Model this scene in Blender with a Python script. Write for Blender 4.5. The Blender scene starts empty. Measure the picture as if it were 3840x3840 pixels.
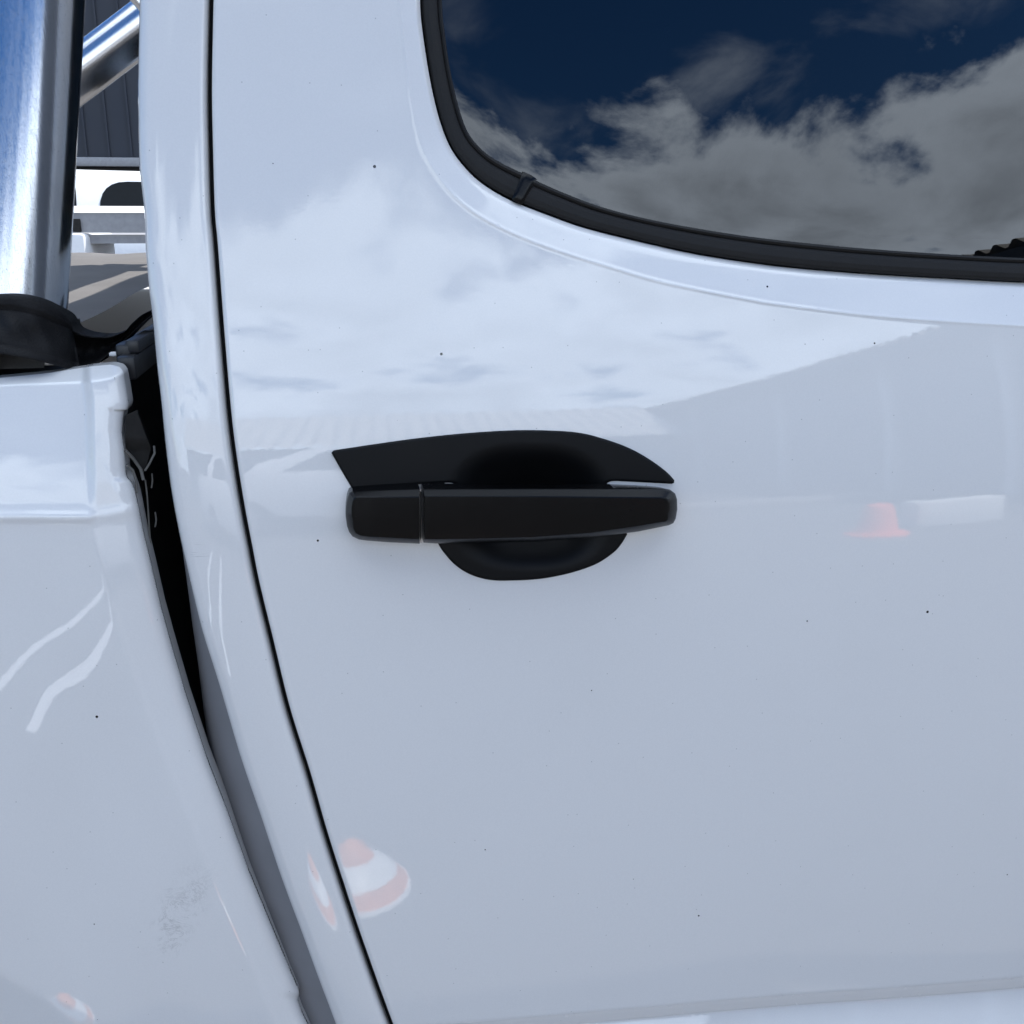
import bpy, bmesh, math, random
import numpy as np
from mathutils import Vector, Matrix
from mathutils.geometry import delaunay_2d_cdt

random.seed(4)
R = math.radians
SC = bpy.context.scene
COL = SC.collection

# ------------------------------------------------------------------ camera
F_PX = 1920 / math.tan(R(27.0))
YAW, PITCH, DIST = R(10), R(-16), 0.715
FWD = np.array([math.sin(YAW) * math.cos(PITCH), math.cos(YAW) * math.cos(PITCH), math.sin(PITCH)])
TGT = np.array([0.0, 0.0, 1.10])
CAM = TGT - DIST * FWD
RGT = np.cross(FWD, [0, 0, 1]); RGT /= np.linalg.norm(RGT)
UPV = np.cross(RGT, FWD)
cam_data = bpy.data.cameras.new("camera")
cam = bpy.data.objects.new("camera", cam_data); COL.objects.link(cam)
cam.location = CAM
cam.rotation_euler = Vector(FWD).to_track_quat('-Z', 'Y').to_euler()
cam_data.sensor_fit = 'HORIZONTAL'
cam_data.angle = R(54.0)
cam_data.clip_start = 0.02
cam_data.clip_end = 3000
SC.camera = cam

# ------------------------------------------------------------------ light
SUN_EL, SUN_AZ = R(58), R(38)          # azimuth measured from +y towards +x
SUN_DIR = Vector((math.sin(SUN_AZ) * math.cos(SUN_EL), math.cos(SUN_AZ) * math.cos(SUN_EL), math.sin(SUN_EL)))
sd = bpy.data.lights.new("sun", 'SUN'); sd.energy = 4.0; sd.angle = R(0.5); sd.color = (1.0, 0.96, 0.9)
so = bpy.data.objects.new("sun", sd); COL.objects.link(so)
so.rotation_euler = SUN_DIR.to_track_quat('Z', 'Y').to_euler()

SC.view_settings.view_transform = 'Standard'
SC.view_settings.look = 'None'
SC.view_settings.exposure = 0.72
SC.view_settings.gamma = 1.0

W = bpy.data.worlds.new("World"); SC.world = W; W.use_nodes = True


class NT:
    def __init__(s, tree):
        s.t = tree; s.n = tree.nodes; s.l = tree.links
    def a(s, typ, **kw):
        n = s.n.new(typ)
        for k, v in kw.items():
            if k == 'i':
                for kk, vv in v.items():
                    if isinstance(vv, bpy.types.NodeSocket): s.l.new(vv, n.inputs[kk])
                    else: n.inputs[kk].default_value = vv
            else: setattr(n, k, v)
        return n
    def math(s, op, a, b=None, c=None, clamp=False):
        d = {0: a}
        if b is not None: d[1] = b
        if c is not None: d[2] = c
        return s.a('ShaderNodeMath', operation=op, use_clamp=clamp, i=d).outputs[0]
    def ss(s, v, lo, hi, t0=0.0, t1=1.0):
        return s.a('ShaderNodeMapRange', interpolation_type='SMOOTHSTEP',
                   i={'Value': v, 'From Min': lo, 'From Max': hi, 'To Min': t0, 'To Max': t1}).outputs[0]
    def noise(s, vec, scale, detail=4, rough=0.5, dist=0.0):
        return s.a('ShaderNodeTexNoise', i={'Vector': vec, 'Scale': scale, 'Detail': detail, 'Roughness': rough, 'Distortion': dist}).outputs['Fac']
    def mix(s, f, a, b):
        n = s.a('ShaderNodeMix', data_type='RGBA')
        for sock, v in ((n.inputs[0], f), (n.inputs[6], a), (n.inputs[7], b)):
            if isinstance(v, bpy.types.NodeSocket): s.l.new(v, sock)
            else: sock.default_value = v if not isinstance(v, tuple) or len(v) == 4 else v + (1,)
        return n.outputs[2]


CLOUD_SEED = 3.7


def build_world():
    t = NT(W.node_tree); t.n.clear()
    tc = t.a('ShaderNodeTexCoord').outputs['Generated']
    sky = t.a('ShaderNodeTexSky', sky_type='NISHITA', sun_disc=False, sun_elevation=SUN_EL, sun_rotation=SUN_AZ,
              altitude=200, air_density=1.0, dust_density=0.3, ozone_density=4.0)
    sat = t.a('ShaderNodeHueSaturation', i={'Hue': 0.506, 'Saturation': 1.28, 'Value': 1.12, 'Color': sky.outputs[0]}).outputs[0]
    sep = t.a('ShaderNodeSeparateXYZ', i={0: tc})
    z = sep.outputs[2]
    # project the direction on a cloud deck, flattened towards the horizon
    zz = t.math('ADD', t.math('MAXIMUM', z, -0.05), 0.25)
    px = t.math('DIVIDE', sep.outputs[0], zz); py = t.math('DIVIDE', sep.outputs[1], zz)
    vec = t.a('ShaderNodeCombineXYZ', i={0: px, 1: py, 2: CLOUD_SEED}).outputs[0]
    big = t.noise(vec, 0.8, 2, 0.5)
    fine = t.noise(vec, 3.6, 10, 0.58, 0.25)
    wis = t.noise(vec, 4.0, 8, 0.54, 0.45)
    el = t.math('ARCSINE', z)
    # a bank of cumulus low down, open deep blue with wisps above it, thinner again towards the west
    bank = t.math('MULTIPLY', t.ss(el, R(30), R(21), 0.0, 0.40), t.ss(sep.outputs[0], -0.8, -0.35, 0.25, 1.0))
    s1 = t.math('ADD', t.math('MULTIPLY', fine, 0.85), t.math('MULTIPLY', big, 0.30))
    s1 = t.math('ADD', s1, t.math('ADD', bank, t.ss(el, R(38), R(58), 0.0, 0.42)))
    m1 = t.ss(s1, 0.80, 0.93)
    m2 = t.math('MULTIPLY', t.ss(wis, 0.50, 0.80), t.ss(big, 0.35, 0.65, 0.1, 0.75))
    mask = t.math('MAXIMUM', m1, m2)
    # the thick of a cloud is greyer than its rim
    soft = t.noise(vec, 1.7, 6, 0.55)
    shade = t.math('MULTIPLY', t.ss(s1, 0.92, 1.18, 1.0, 0.66), t.ss(soft, 0.3, 0.7, 0.80, 1.15))
    cc = t.a('ShaderNodeVectorMath', operation='SCALE', i={0: (12.4, 14.2, 16.6), 'Scale': shade}).outputs[0]
    col = t.mix(mask, sat, cc)
    bg = t.a('ShaderNodeBackground', i={'Color': col, 'Strength': 0.10})
    out = t.a('ShaderNodeOutputWorld'); t.l.new(bg.outputs[0], out.inputs[0])
build_world()

# ------------------------------------------------------------------ ray geometry
# body side of the pickup: y (into the vehicle) as a function of height and length
Z_OF = lambda py: 1.10 - (py - 1960) * 0.000197
_k = [(-1200, 14), (-300, 11.5), (500, 10.5), (950, 12.0), (1275, 13.0), (1530, 9.5), (2000, 4.6), (2600, 2.6), (3300, 1.4), (3560, 0.6), (3800, -0.5), (4600, -2.5), (6000, -5)]
_zs = np.linspace(0.2, 1.95, 900)
_kz = np.array([Z_OF(p) for p, a in _k])[::-1]; _ka = np.array([a for p, a in _k], float)[::-1]
_th = np.interp(_zs, _kz, _ka)
_ker = np.hanning(61); _ker /= _ker.sum()
_th = np.convolve(np.pad(_th, 30, mode='edge'), _ker, 'valid')
_by = np.concatenate([[0], np.cumsum(np.tan(np.radians((_th[1:] + _th[:-1]) / 2)) * np.diff(_zs))])
_by -= np.interp(1.10, _zs, _by)
_bc = np.polynomial.chebyshev.Chebyshev.fit(_zs, _by, 24)


def base(x, z):
    return _bc(np.clip(z, 0.2, 1.95)) + (x - 0.1) ** 2 / 16.0


def ray(u, v):
    u = np.asarray(u, float); v = np.asarray(v, float)
    a = (u - 1920) / F_PX; b = -(v - 1920) / F_PX
    return FWD + a[..., None] * RGT + b[..., None] * UPV


def S(u, v, rel=0.0):
    """point of the body side seen at photo position u, v, offset inwards by rel metres"""
    d = ray(u, v); rel = np.broadcast_to(rel, d.shape[:-1])
    y = np.zeros(d.shape[:-1]) + rel
    for _ in range(14):
        t = (y - CAM[1]) / d[..., 1]
        p = CAM + d * t[..., None]
        y = base(p[..., 0], p[..., 2]) + rel
    return p


def at_y(u, v, y):
    d = ray(u, v); t = (y - CAM[1]) / d[..., 1]
    return CAM + d * np.asarray(t)[..., None]


def smooth_curve(pts, n=None, step=14.0):
    """Catmull-Rom through pts, resampled evenly"""
    p = np.array(pts, float)
    q = np.vstack([2 * p[0] - p[1], p, 2 * p[-1] - p[-2]])
    out = []
    for i in range(1, len(q) - 2):
        p0, p1, p2, p3 = q[i - 1:i + 3]
        for t in np.linspace(0, 1, 12, endpoint=False):
            out.append(0.5 * ((2 * p1) + (-p0 + p2) * t + (2 * p0 - 5 * p1 + 4 * p2 - p3) * t * t + (-p0 + 3 * p1 - 3 * p2 + p3) * t ** 3))
    out.append(p[-1]); return resample(np.array(out), n, step)


def resample(c, n=None, step=14.0):
    d = np.concatenate([[0], np.cumsum(np.hypot(*np.diff(c, axis=0).T))])
    if n is None: n = max(2, int(d[-1] / step) + 1)
    s = np.linspace(0, d[-1], n)
    return np.stack([np.interp(s, d, c[:, 0]), np.interp(s, d, c[:, 1])], 1)


def sdist(u, v, curve):
    """signed distance in photo units to an open polyline (positive on its left-hand side in a y-down picture)"""
    P = np.stack([u, v], -1).reshape(-1, 2)
    a = curve[:-1]; b = curve[1:]; ab = b - a; L2 = (ab ** 2).sum(1)
    best = np.full(len(P), 1e9); sg = np.ones(len(P))
    for i0 in range(0, len(P), 4000):
        pp = P[i0:i0 + 4000]
        ap = pp[:, None] - a[None]
        t = np.clip((ap * ab[None]).sum(-1) / L2[None], 0, 1)
        dd = ap - t[..., None] * ab[None]
        d2 = (dd ** 2).sum(-1); k = d2.argmin(1); r = np.arange(len(pp))
        cr = ab[k, 0] * ap[r, k, 1] - ab[k, 1] * ap[r, k, 0]
        best[i0:i0 + 4000] = np.sqrt(d2[r, k]); sg[i0:i0 + 4000] = np.where(cr > 0, -1, 1)
    return (best * sg).reshape(np.shape(u))


def inside(P, poly):
    x, y = P[:, 0], P[:, 1]; r = np.zeros(len(P), bool)
    j = len(poly) - 1
    for i in range(len(poly)):
        xi, yi = poly[i]; xj, yj = poly[j]
        c = ((yi > y) != (yj > y))
        with np.errstate(divide='ignore', invalid='ignore'):
            r ^= c & (x < (xj - xi) * (y - yi) / (yj - yi + 1e-12) + xi)
        j = i
    return r


def offset(c, d):
    t = np.gradient(c, axis=0); t /= np.linalg.norm(t, axis=1)[:, None] + 1e-9
    return c + np.stack([t[:, 1], -t[:, 0]], 1) * d


def sstep(x, a, b):
    t = np.clip((x - a) / (b - a), 0, 1); return t * t * (3 - 2 * t)


def ramp(x, w=6.0):
    """softened max(x, 0)"""
    return 0.5 * (x + np.sqrt(x * x + w * w)) - 0.5 * w * 0.0
PXM = 0.000193      # metres per photo unit on the door skin
# ---GEO-END---

# ------------------------------------------------------------------ materials
def newmat(name):
    m = bpy.data.materials.new(name); m.use_nodes = True
    t = NT(m.node_tree); t.n.clear()
    out = t.a('ShaderNodeOutputMaterial')
    p = t.a('ShaderNodeBsdfPrincipled'); t.l.new(p.outputs[0], out.inputs[0])
    return m, t, p, out


def setp(p, **kw):
    for k, v in kw.items():
        k = k.replace('_', ' ')
        if isinstance(v, bpy.types.NodeSocket): p.id_data.links.new(v, p.inputs[k])
        else: p.inputs[k].default_value = v + (1,) if isinstance(v, tuple) and len(v) == 3 else v


def simple(name, col, rough=0.5, metal=0.0, spec=0.5, var=0.12, scale=30, bump=0.0, bscale=200, ior=1.5):
    m, t, p, out = newmat(name)
    tc = t.a('ShaderNodeTexCoord').outputs['Object']
    n = t.noise(tc, scale, 6, 0.6)
    f = t.a('ShaderNodeMapRange', i={'Value': n, 'From Min': 0.25, 'From Max': 0.75, 'To Min': 1 - var, 'To Max': 1 + var}).outputs[0]
    c = t.a('ShaderNodeVectorMath', operation='SCALE', i={0: col, 'Scale': f}).outputs[0]
    r = t.a('ShaderNodeMapRange', i={'Value': n, 'From Min': 0.2, 'From Max': 0.8, 'To Min': max(0, rough * 0.85), 'To Max': min(1, rough * 1.15)}).outputs[0]
    setp(p, Base_Color=c, Roughness=r, Metallic=metal, Specular_IOR_Level=spec, IOR=ior)
    if bump:
        b = t.a('ShaderNodeBump', i={'Strength': bump, 'Distance': 0.001, 'Height': t.noise(tc, bscale, 3, 0.5)})
        t.l.new(b.outputs[0], p.inputs['Normal'])
    return m


def paint_mat():
    m, t, p, out = newmat('white_paint')
    tc = t.a('ShaderNodeTexCoord').outputs['Object']
    # dust specks: sparse voronoi cells, only some of them carry a speck
    flat = t.a('ShaderNodeMapping', i={'Vector': tc, 'Rotation': (R(90), 0, 0)}).outputs[0]
    vo = t.a('ShaderNodeTexVoronoi', voronoi_dimensions='2D', i={'Vector': flat, 'Scale': 24.0, 'Randomness': 1.0})
    spk = t.math('LESS_THAN', vo.outputs['Distance'], t.math('MULTIPLY', t.a('ShaderNodeSeparateColor', i={0: vo.outputs['Color']}).outputs[0], 0.027))
    pick = t.math('GREATER_THAN', t.a('ShaderNodeSeparateColor', i={0: vo.outputs['Color']}).outputs[1], 0.90)
    spk = t.math('MULTIPLY', spk, pick)
    v2 = t.a('ShaderNodeTexVoronoi', voronoi_dimensions='2D', i={'Vector': flat, 'Scale': 70.0, 'Randomness': 1.0})
    s2 = t.math('MULTIPLY', t.math('LESS_THAN', v2.outputs['Distance'], 0.03),
                t.math('GREATER_THAN', t.a('ShaderNodeSeparateColor', i={0: v2.outputs['Color']}).outputs[1], 0.90))
    s2 = t.math('MULTIPLY', s2, 0.35)
    spk = t.math('MAXIMUM', spk, s2)
    # thin film of road dust
    dust = t.ss(t.noise(tc, 9, 7, 0.62), 0.45, 0.8, 0.0, 0.10)
    grain = t.ss(t.noise(tc, 900, 2, 0.6), 0.3, 0.7, 0.985, 1.015)
    col = t.mix(dust, (0.745, 0.732, 0.718), (0.64, 0.63, 0.61))
    # smudge of dirt low on the tub and hairline scuffs beside the door gap
    geo = t.a('ShaderNodeNewGeometry').outputs['Position']
    def blob(cx, cz, rx, rz, ang=0.0):
        mp = t.a('ShaderNodeMapping', vector_type='TEXTURE', i={'Vector': geo, 'Location': (cx, 0, cz), 'Rotation': (0, ang, 0), 'Scale': (rx, 9, rz)})
        return t.ss(t.a('ShaderNodeVectorMath', operation='LENGTH', i={0: mp.outputs[0]}).outputs['Value'], 1.0, 0.2)
    sm = P_SMUDGE
    b = blob(sm[0], sm[2], 0.024, 0.062, R(27))
    w = t.noise(tc, 38, 9, 0.78, 2.2)
    vein = t.ss(t.math('ABSOLUTE', t.math('SUBTRACT', w, 0.5)), 0.022, 0.0)
    film = t.ss(t.noise(tc, 190, 5, 0.7), 0.42, 0.7)
    dirt = t.math('MULTIPLY', b, t.math('MULTIPLY', t.ss(t.noise(tc, 45, 3, 0.6), 0.40, 0.58), t.math('ADD', t.math('MULTIPLY', vein, 0.42), t.math('MULTIPLY', film, 0.07))))
    sc = P_SCUFF
    b2 = blob(sc[0], sc[2], 0.024, 0.007, R(24))
    mp = t.a('ShaderNodeMapping', i={'Vector': geo, 'Rotation': (0, R(-24), 0), 'Scale': (40, 40, 1500)}).outputs[0]
    lines = t.ss(t.noise(mp, 1.0, 2, 0.5), 0.63, 0.70)
    dirt = t.math('MAXIMUM', dirt, t.math('MULTIPLY', t.math('MULTIPLY', b2, lines), 0.5))
    col = t.mix(dirt, col, (0.10, 0.09, 0.085))
    col = t.mix(spk, col, (0.012, 0.012, 0.012))
    col = t.a('ShaderNodeVectorMath', operation='SCALE', i={0: col, 'Scale': grain}).outputs[0]
    peel = t.noise(tc, 330, 2, 0.5)
    wav = t.noise(tc, 22, 2, 0.4)
    h = t.math('ADD', t.math('MULTIPLY', peel, 0.0000080), t.math('MULTIPLY', wav, 0.00005))
    bmp = t.a('ShaderNodeBump', i={'Strength': 1.0, 'Distance': 1.0, 'Height': h}).outputs[0]
    setp(p, Base_Color=col, Roughness=0.5, Specular_IOR_Level=0.0, Coat_Weight=1.0, Coat_IOR=1.74,
         Coat_Roughness=t.ss(dust, 0.0, 0.1, 0.012, 0.045))
    t.l.new(bmp, p.inputs['Coat Normal'])
    return m


def glass_mat():
    m, t, p, out = newmat('tinted_glass')
    t.n.remove(p)
    tc = t.a('ShaderNodeTexCoord').outputs['Object']
    fr = t.a('ShaderNodeFresnel', i={'IOR': 1.72})
    tr = t.a('ShaderNodeBsdfTransparent', i={'Color': (0.07, 0.075, 0.09, 1)})
    wv = t.a('ShaderNodeBump', i={'Strength': 1.0, 'Distance': 1.0, 'Height': t.math('MULTIPLY', t.noise(tc, 9, 1, 0.3), 0.0001)}).outputs[0]
    gl = t.a('ShaderNodeBsdfGlossy', i={'Color': (1, 1, 1, 1), 'Roughness': 0.008, 'Normal': wv})
    mx = t.a('ShaderNodeMixShader', i={0: fr.outputs[0], 1: tr.outputs[0], 2: gl.outputs[0]})
    vo = t.a('ShaderNodeTexVoronoi', i={'Vector': tc, 'Scale': 45.0})
    s = t.math('MULTIPLY', t.math('LESS_THAN', vo.outputs['Distance'], 0.03),
               t.math('GREATER_THAN', t.a('ShaderNodeSeparateColor', i={0: vo.outputs['Color']}).outputs[1], 0.93))
    df = t.a('ShaderNodeBsdfDiffuse', i={'Color': (0.12, 0.12, 0.12, 1)})
    mx2 = t.a('ShaderNodeMixShader', i={0: t.math('MULTIPLY', s, 0.6), 1: mx.outputs[0], 2: df.outputs[0]})
    t.l.new(mx2.outputs[0], out.inputs[0])
    return m


def tube_mat():
    m, t, p, out = newmat('polished_aluminium')
    tc = t.a('ShaderNodeTexCoord').outputs['Object']
    mp = t.a('ShaderNodeMapping', i={'Vector': tc, 'Scale': (900, 900, 6)}).outputs[0]
    streak = t.noise(mp, 1.0, 3, 0.6)
    pit = t.math('MAXIMUM', t.ss(t.noise(tc, 800, 3, 0.7), 0.56, 0.72), t.math('MULTIPLY', t.ss(streak, 0.55, 0.75), 0.45))
    col = t.mix(t.math('MULTIPLY', pit, 0.55), (0.66, 0.66, 0.67), (0.25, 0.25, 0.27))
    r = t.math('ADD', t.math('MULTIPLY', streak, 0.20), 0.08)
    b = t.a('ShaderNodeBump', i={'Strength': 0.12, 'Distance': 0.0003, 'Height': streak}).outputs[0]
    setp(p, Base_Color=col, Metallic=1.0, Roughness=r)
    t.l.new(b, p.inputs['Normal'])
    return m


def corrugated_mat(name, col, rough=0.5):
    return simple(name, col, rough, var=0.2, scale=3)


P_SMUDGE = S(np.array(668.), np.array(3440.))
P_SCUFF = S(np.array(745.), np.array(2068.))
M = {}
M['paint'] = paint_mat()
M['glass'] = glass_mat()
M['tube'] = tube_mat()
M['plastic'] = simple('matte_black_plastic', (0.0030, 0.0032, 0.0038), 0.45, spec=0.40, ior=1.3, var=0.15, bump=0.12, bscale=2500)
M['plastic2'] = simple('satin_black_plastic', (0.0012, 0.0013, 0.0017), 0.25, spec=0.5, ior=1.33, var=0.1, bump=0.08, bscale=2500)
M['rubber'] = simple('black_rubber', (0.010, 0.0095, 0.0095), 0.6, spec=0.28, var=0.3, scale=60, bump=0.2, bscale=900)
M['jamb'] = simple('door_jamb_rubber', (0.008, 0.008, 0.009), 0.7, spec=0.2)
M['vinyl'] = simple('black_vinyl', (0.008, 0.0075, 0.008), 0.65, spec=0.2, var=0.25, scale=40, bump=0.6, bscale=700)
M['canvas'] = simple('grey_vinyl_cover', (0.155, 0.148, 0.143), 0.85, spec=0.08, var=0.12, scale=14, bump=0.3, bscale=500)
M['rail'] = simple('black_anodised_rail', (0.02, 0.021, 0.024), 0.4, spec=0.5)
M['dark'] = simple('cab_interior_trim', (0.02, 0.02, 0.022), 0.8)
M['shadepaint'] = simple('grey_shade_paint', (0.20, 0.20, 0.21), 0.7, spec=0.3, var=0.08)  # darker grey puts the shade of the cab corner return into its colour
M['chrome'] = simple('chrome_bright_sliver', (0.75, 0.75, 0.76), 0.15, metal=1.0, var=0.03)
M['bracket'] = simple('dusty_black_metal_and_shade', (0.02, 0.019, 0.018), 0.7, spec=0.2, var=0.4, scale=80)
M['wire'] = simple('worn_grey_flange', (0.13, 0.125, 0.115), 0.7, spec=0.3, var=0.3, scale=90)
M['tyre'] = simple('tyre_rubber', (0.025, 0.025, 0.026), 0.8)
M['rim'] = simple('silver_alloy', (0.6, 0.6, 0.62), 0.3, metal=1.0)
M['farwhite'] = simple('white_vehicle_paint', (0.78, 0.78, 0.78), 0.35, var=0.04)
M['fargrey'] = simple('galvanised_and_shade_grey', (0.30, 0.30, 0.31), 0.5, var=0.15)
M['farglass'] = simple('dark_vehicle_glass', (0.008, 0.010, 0.012), 0.06, spec=0.3, var=0.1, ior=1.2)
M['navy'] = simple('navy_cladding', (0.022, 0.027, 0.040), 0.6, var=0.12, scale=2)
M['shedwall'] = simple('blue_grey_cladding', (0.16, 0.19, 0.22), 0.6, var=0.12, scale=2)
M['shedpost'] = simple('pale_galvanised_post', (0.78, 0.78, 0.77), 0.5, var=0.1)
M['roofsheet'] = simple('pale_roof_sheet', (0.55, 0.54, 0.52), 0.5, var=0.1, scale=2)
M['darkroof'] = simple('weathered_roof_sheet', (0.20, 0.19, 0.17), 0.7, var=0.2, scale=3)
M['concrete'] = simple('white_painted_concrete', (0.72, 0.71, 0.68), 0.7, var=0.1)
M['kerb'] = simple('kerb_concrete', (0.28, 0.27, 0.26), 0.8, var=0.15)
M['orange'] = simple('orange_cone_plastic', (0.95, 0.16, 0.04), 0.5, var=0.06)
M['faded_orange'] = simple('faded_orange_plastic', (0.80, 0.24, 0.06), 0.5, var=0.25, scale=25)
M['white'] = simple('white_band', (0.85, 0.85, 0.85), 0.4, var=0.04)


def asphalt():
    m, t, p, out = newmat('asphalt')
    tc = t.a('ShaderNodeTexCoord').outputs['Object']
    n1 = t.noise(tc, 0.7, 6, 0.6); n2 = t.noise(tc, 90, 3, 0.7)
    f = t.math('ADD', t.math('MULTIPLY', n1, 0.05), t.math('MULTIPLY', n2, 0.06))
    c = t.a('ShaderNodeCombineColor', i={0: t.math('ADD', f, 0.046), 1: t.math('ADD', f, 0.040), 2: t.math('ADD', f, 0.035)}).outputs[0]
    b = t.a('ShaderNodeBump', i={'Strength': 0.5, 'Distance': 0.004, 'Height': n2}).outputs[0]
    setp(p, Base_Color=c, Roughness=0.9)
    t.l.new(b, p.inputs['Normal'])
    return m
M['asphalt'] = asphalt()

# ------------------------------------------------------------------ object helpers
def empty(name, loc, label=None, cat=None, group=None):
    o = bpy.data.objects.new(name, None); COL.objects.link(o); o.location = loc
    if label: o['label'] = label
    if cat: o['category'] = cat
    if group: o['group'] = group
    return o


def mesh_obj(name, verts, faces, mat, parent=None, normals=None, sharp=40, label=None):
    me = bpy.data.meshes.new(name)
    me.from_pydata([tuple(map(float, v)) for v in verts], [], [tuple(map(int, f)) for f in faces])
    me.update()
    me.materials.append(mat)
    me.polygons.foreach_set('use_smooth', [True] * len(me.polygons))
    if normals is not None:
        me.normals_split_custom_set_from_vertices([tuple(map(float, n)) for n in normals])
    elif sharp is not None:
        me.set_sharp_from_angle(angle=R(sharp))
    o = bpy.data.objects.new(name, me); COL.objects.link(o)
    if parent is not None:
        o.parent = parent
        p = Vector((0, 0, 0)); q = parent
        while q is not None: p += q.location; q = q.parent
        me.transform(Matrix.Translation(-p))
    if label: o['label'] = label
    return o


def bm_obj(name, bm, mat, parent=None, sharp=35, label=None):
    bm.normal_update()
    vs = [v.co[:] for v in bm.verts]; bm.verts.index_update()
    fs = [[v.index for v in f.verts] for f in bm.faces]
    bm.free()
    return mesh_obj(name, vs, fs, mat, parent, None, sharp, label)


def box(bm, lo, hi, bevel=0.0, rot=None):
    lo = Vector(lo); hi = Vector(hi)
    r = bmesh.ops.create_cube(bm, size=1.0)
    vs = r['verts']; c = (lo + hi) / 2
    for v in vs: v.co = Vector((v.co.x * (hi.x - lo.x), v.co.y * (hi.y - lo.y), v.co.z * (hi.z - lo.z)))
    if bevel:
        es = list({e for v in vs for e in v.link_edges})
        g = bmesh.ops.bevel(bm, geom=es, offset=bevel, segments=2, profile=0.5, affect='EDGES')
        vs = list({v for f in g['faces'] for v in f.verts} | {v for v in vs if v.is_valid})
    for v in vs:
        if rot is not None: v.co = rot @ v.co
        v.co += c
    return vs


def tube(bm, pts, r, n=24, cap=True):
    pts = [Vector(p) for p in pts]; rings = []
    up = None
    for i, p in enumerate(pts):
        a = pts[max(0, i - 1)]; b = pts[min(len(pts) - 1, i + 1)]
        d = (b - a).normalized()
        if up is None:
            up = d.orthogonal().normalized()
        up = (up - d * up.dot(d)).normalized()
        s = d.cross(up)
        rr = r[i] if isinstance(r, (list, tuple)) else r
        rings.append([bm.verts.new(p + (up * math.cos(k * 2 * math.pi / n) + s * math.sin(k * 2 * math.pi / n)) * rr) for k in range(n)])
    for a, b in zip(rings[:-1], rings[1:]):
        for k in range(n): bm.faces.new((a[k], a[(k + 1) % n], b[(k + 1) % n], b[k]))
    if cap:
        bm.faces.new(rings[0][::-1]); bm.faces.new(rings[-1])


def surf_normals(u, v, relf):
    e = 1.5
    a = S(u + e, v, relf(u + e, v)) - S(u - e, v, relf(u - e, v))
    b = S(u, v + e, relf(u, v + e)) - S(u, v - e, relf(u, v - e))
    n = np.cross(b, a); n /= np.linalg.norm(n, axis=-1)[..., None] + 1e-15
    return np.where(n[..., 1:2] > 0, -n, n)


def panel(name, outline, relf, mat, parent, spacing=30, feats=(), hole=None, rim=0.012, label=None):
    """pressed sheet: outline and features laid on the body side, displaced by relf(u, v)"""
    ol = resample(np.vstack([outline, outline[:1]]), None, 12)[:-1]
    x0, y0 = ol.min(0); x1, y1 = ol.max(0)
    gx, gy = np.meshgrid(np.arange(x0, x1, spacing), np.arange(y0, y1, spacing))
    gx = gx + (np.arange(gx.shape[0]) % 2)[:, None] * spacing / 2
    pts = [np.stack([gx.ravel(), gy.ravel()], 1)] + [np.asarray(f) for f in feats]
    pts = np.vstack(pts)
    pts = pts[inside(pts, ol)]
    olc = np.vstack([ol, ol[:1]])
    keep = np.abs(sdist(pts[:, 0], pts[:, 1], olc)) > 1.0
    pts = pts[keep]
    loops = [ol]
    if hole is not None:
        h = resample(np.vstack([hole, hole[:1]]), None, 12)[:-1]; loops.append(h)
        pts = pts[~inside(pts, h)]
        hc = np.vstack([h, h[:1]])
        pts = pts[np.abs(sdist(pts[:, 0], pts[:, 1], hc)) > 4]
    verts = []; edges = []
    for l in loops:
        n0 = len(verts); verts += [tuple(p) for p in l]
        edges += [(n0 + i, n0 + (i + 1) % len(l)) for i in range(len(l))]
    verts += [tuple(p) for p in pts]
    vo, eo, fo, _, _, _ = delaunay_2d_cdt([Vector(p) for p in verts], edges, [], 0, 0.01)
    V = np.array([(p.x, p.y) for p in vo])
    Fc = np.array([f for f in fo if len(f) == 3])
    cen = V[Fc].mean(1)
    ok = inside(cen, ol)
    if hole is not None: ok &= ~inside(cen, h)
    Fc = Fc[ok]
    u, v = V[:, 0], V[:, 1]
    P = S(u, v, relf(u, v)); Nn = surf_normals(u, v, relf)
    # consistent winding towards the viewer side (-y)
    a2 = V[Fc]; w2 = (a2[:, 1, 0] - a2[:, 0, 0]) * (a2[:, 2, 1] - a2[:, 0, 1]) - (a2[:, 1, 1] - a2[:, 0, 1]) * (a2[:, 2, 0] - a2[:, 0, 0])
    Fc[w2 > 0] = Fc[w2 > 0][:, ::-1]
    faces = [tuple(f) for f in Fc]
    verts3 = [p for p in P]; norms = [n for n in Nn]
    if rim:
        # hem: boundary edges folded inwards
        cnt = {}
        for f in faces:
            for a, b in ((f[0], f[1]), (f[1], f[2]), (f[2], f[0])): cnt[(a, b)] = 1
        bnd = [e for e in cnt if (e[1], e[0]) not in cnt]
        q = np.array([0, rim, 0]); acc = {}
        for a, b in bnd:
            fnn = np.cross(P[a] - P[b], q)
            for k in (a, b): acc[k] = acc.get(k, 0) + fnn
        ids = {}
        for k, nv in acc.items():
            nv = nv / (np.linalg.norm(nv) + 1e-15)
            ids[k] = len(verts3); verts3 += [P[k], P[k] + q]; norms += [nv, nv]
        for a, b in bnd:
            faces.append((ids[b], ids[a], ids[a] + 1, ids[b] + 1))
    return mesh_obj(name, verts3, faces, mat, parent, norms, label=label)


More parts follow.
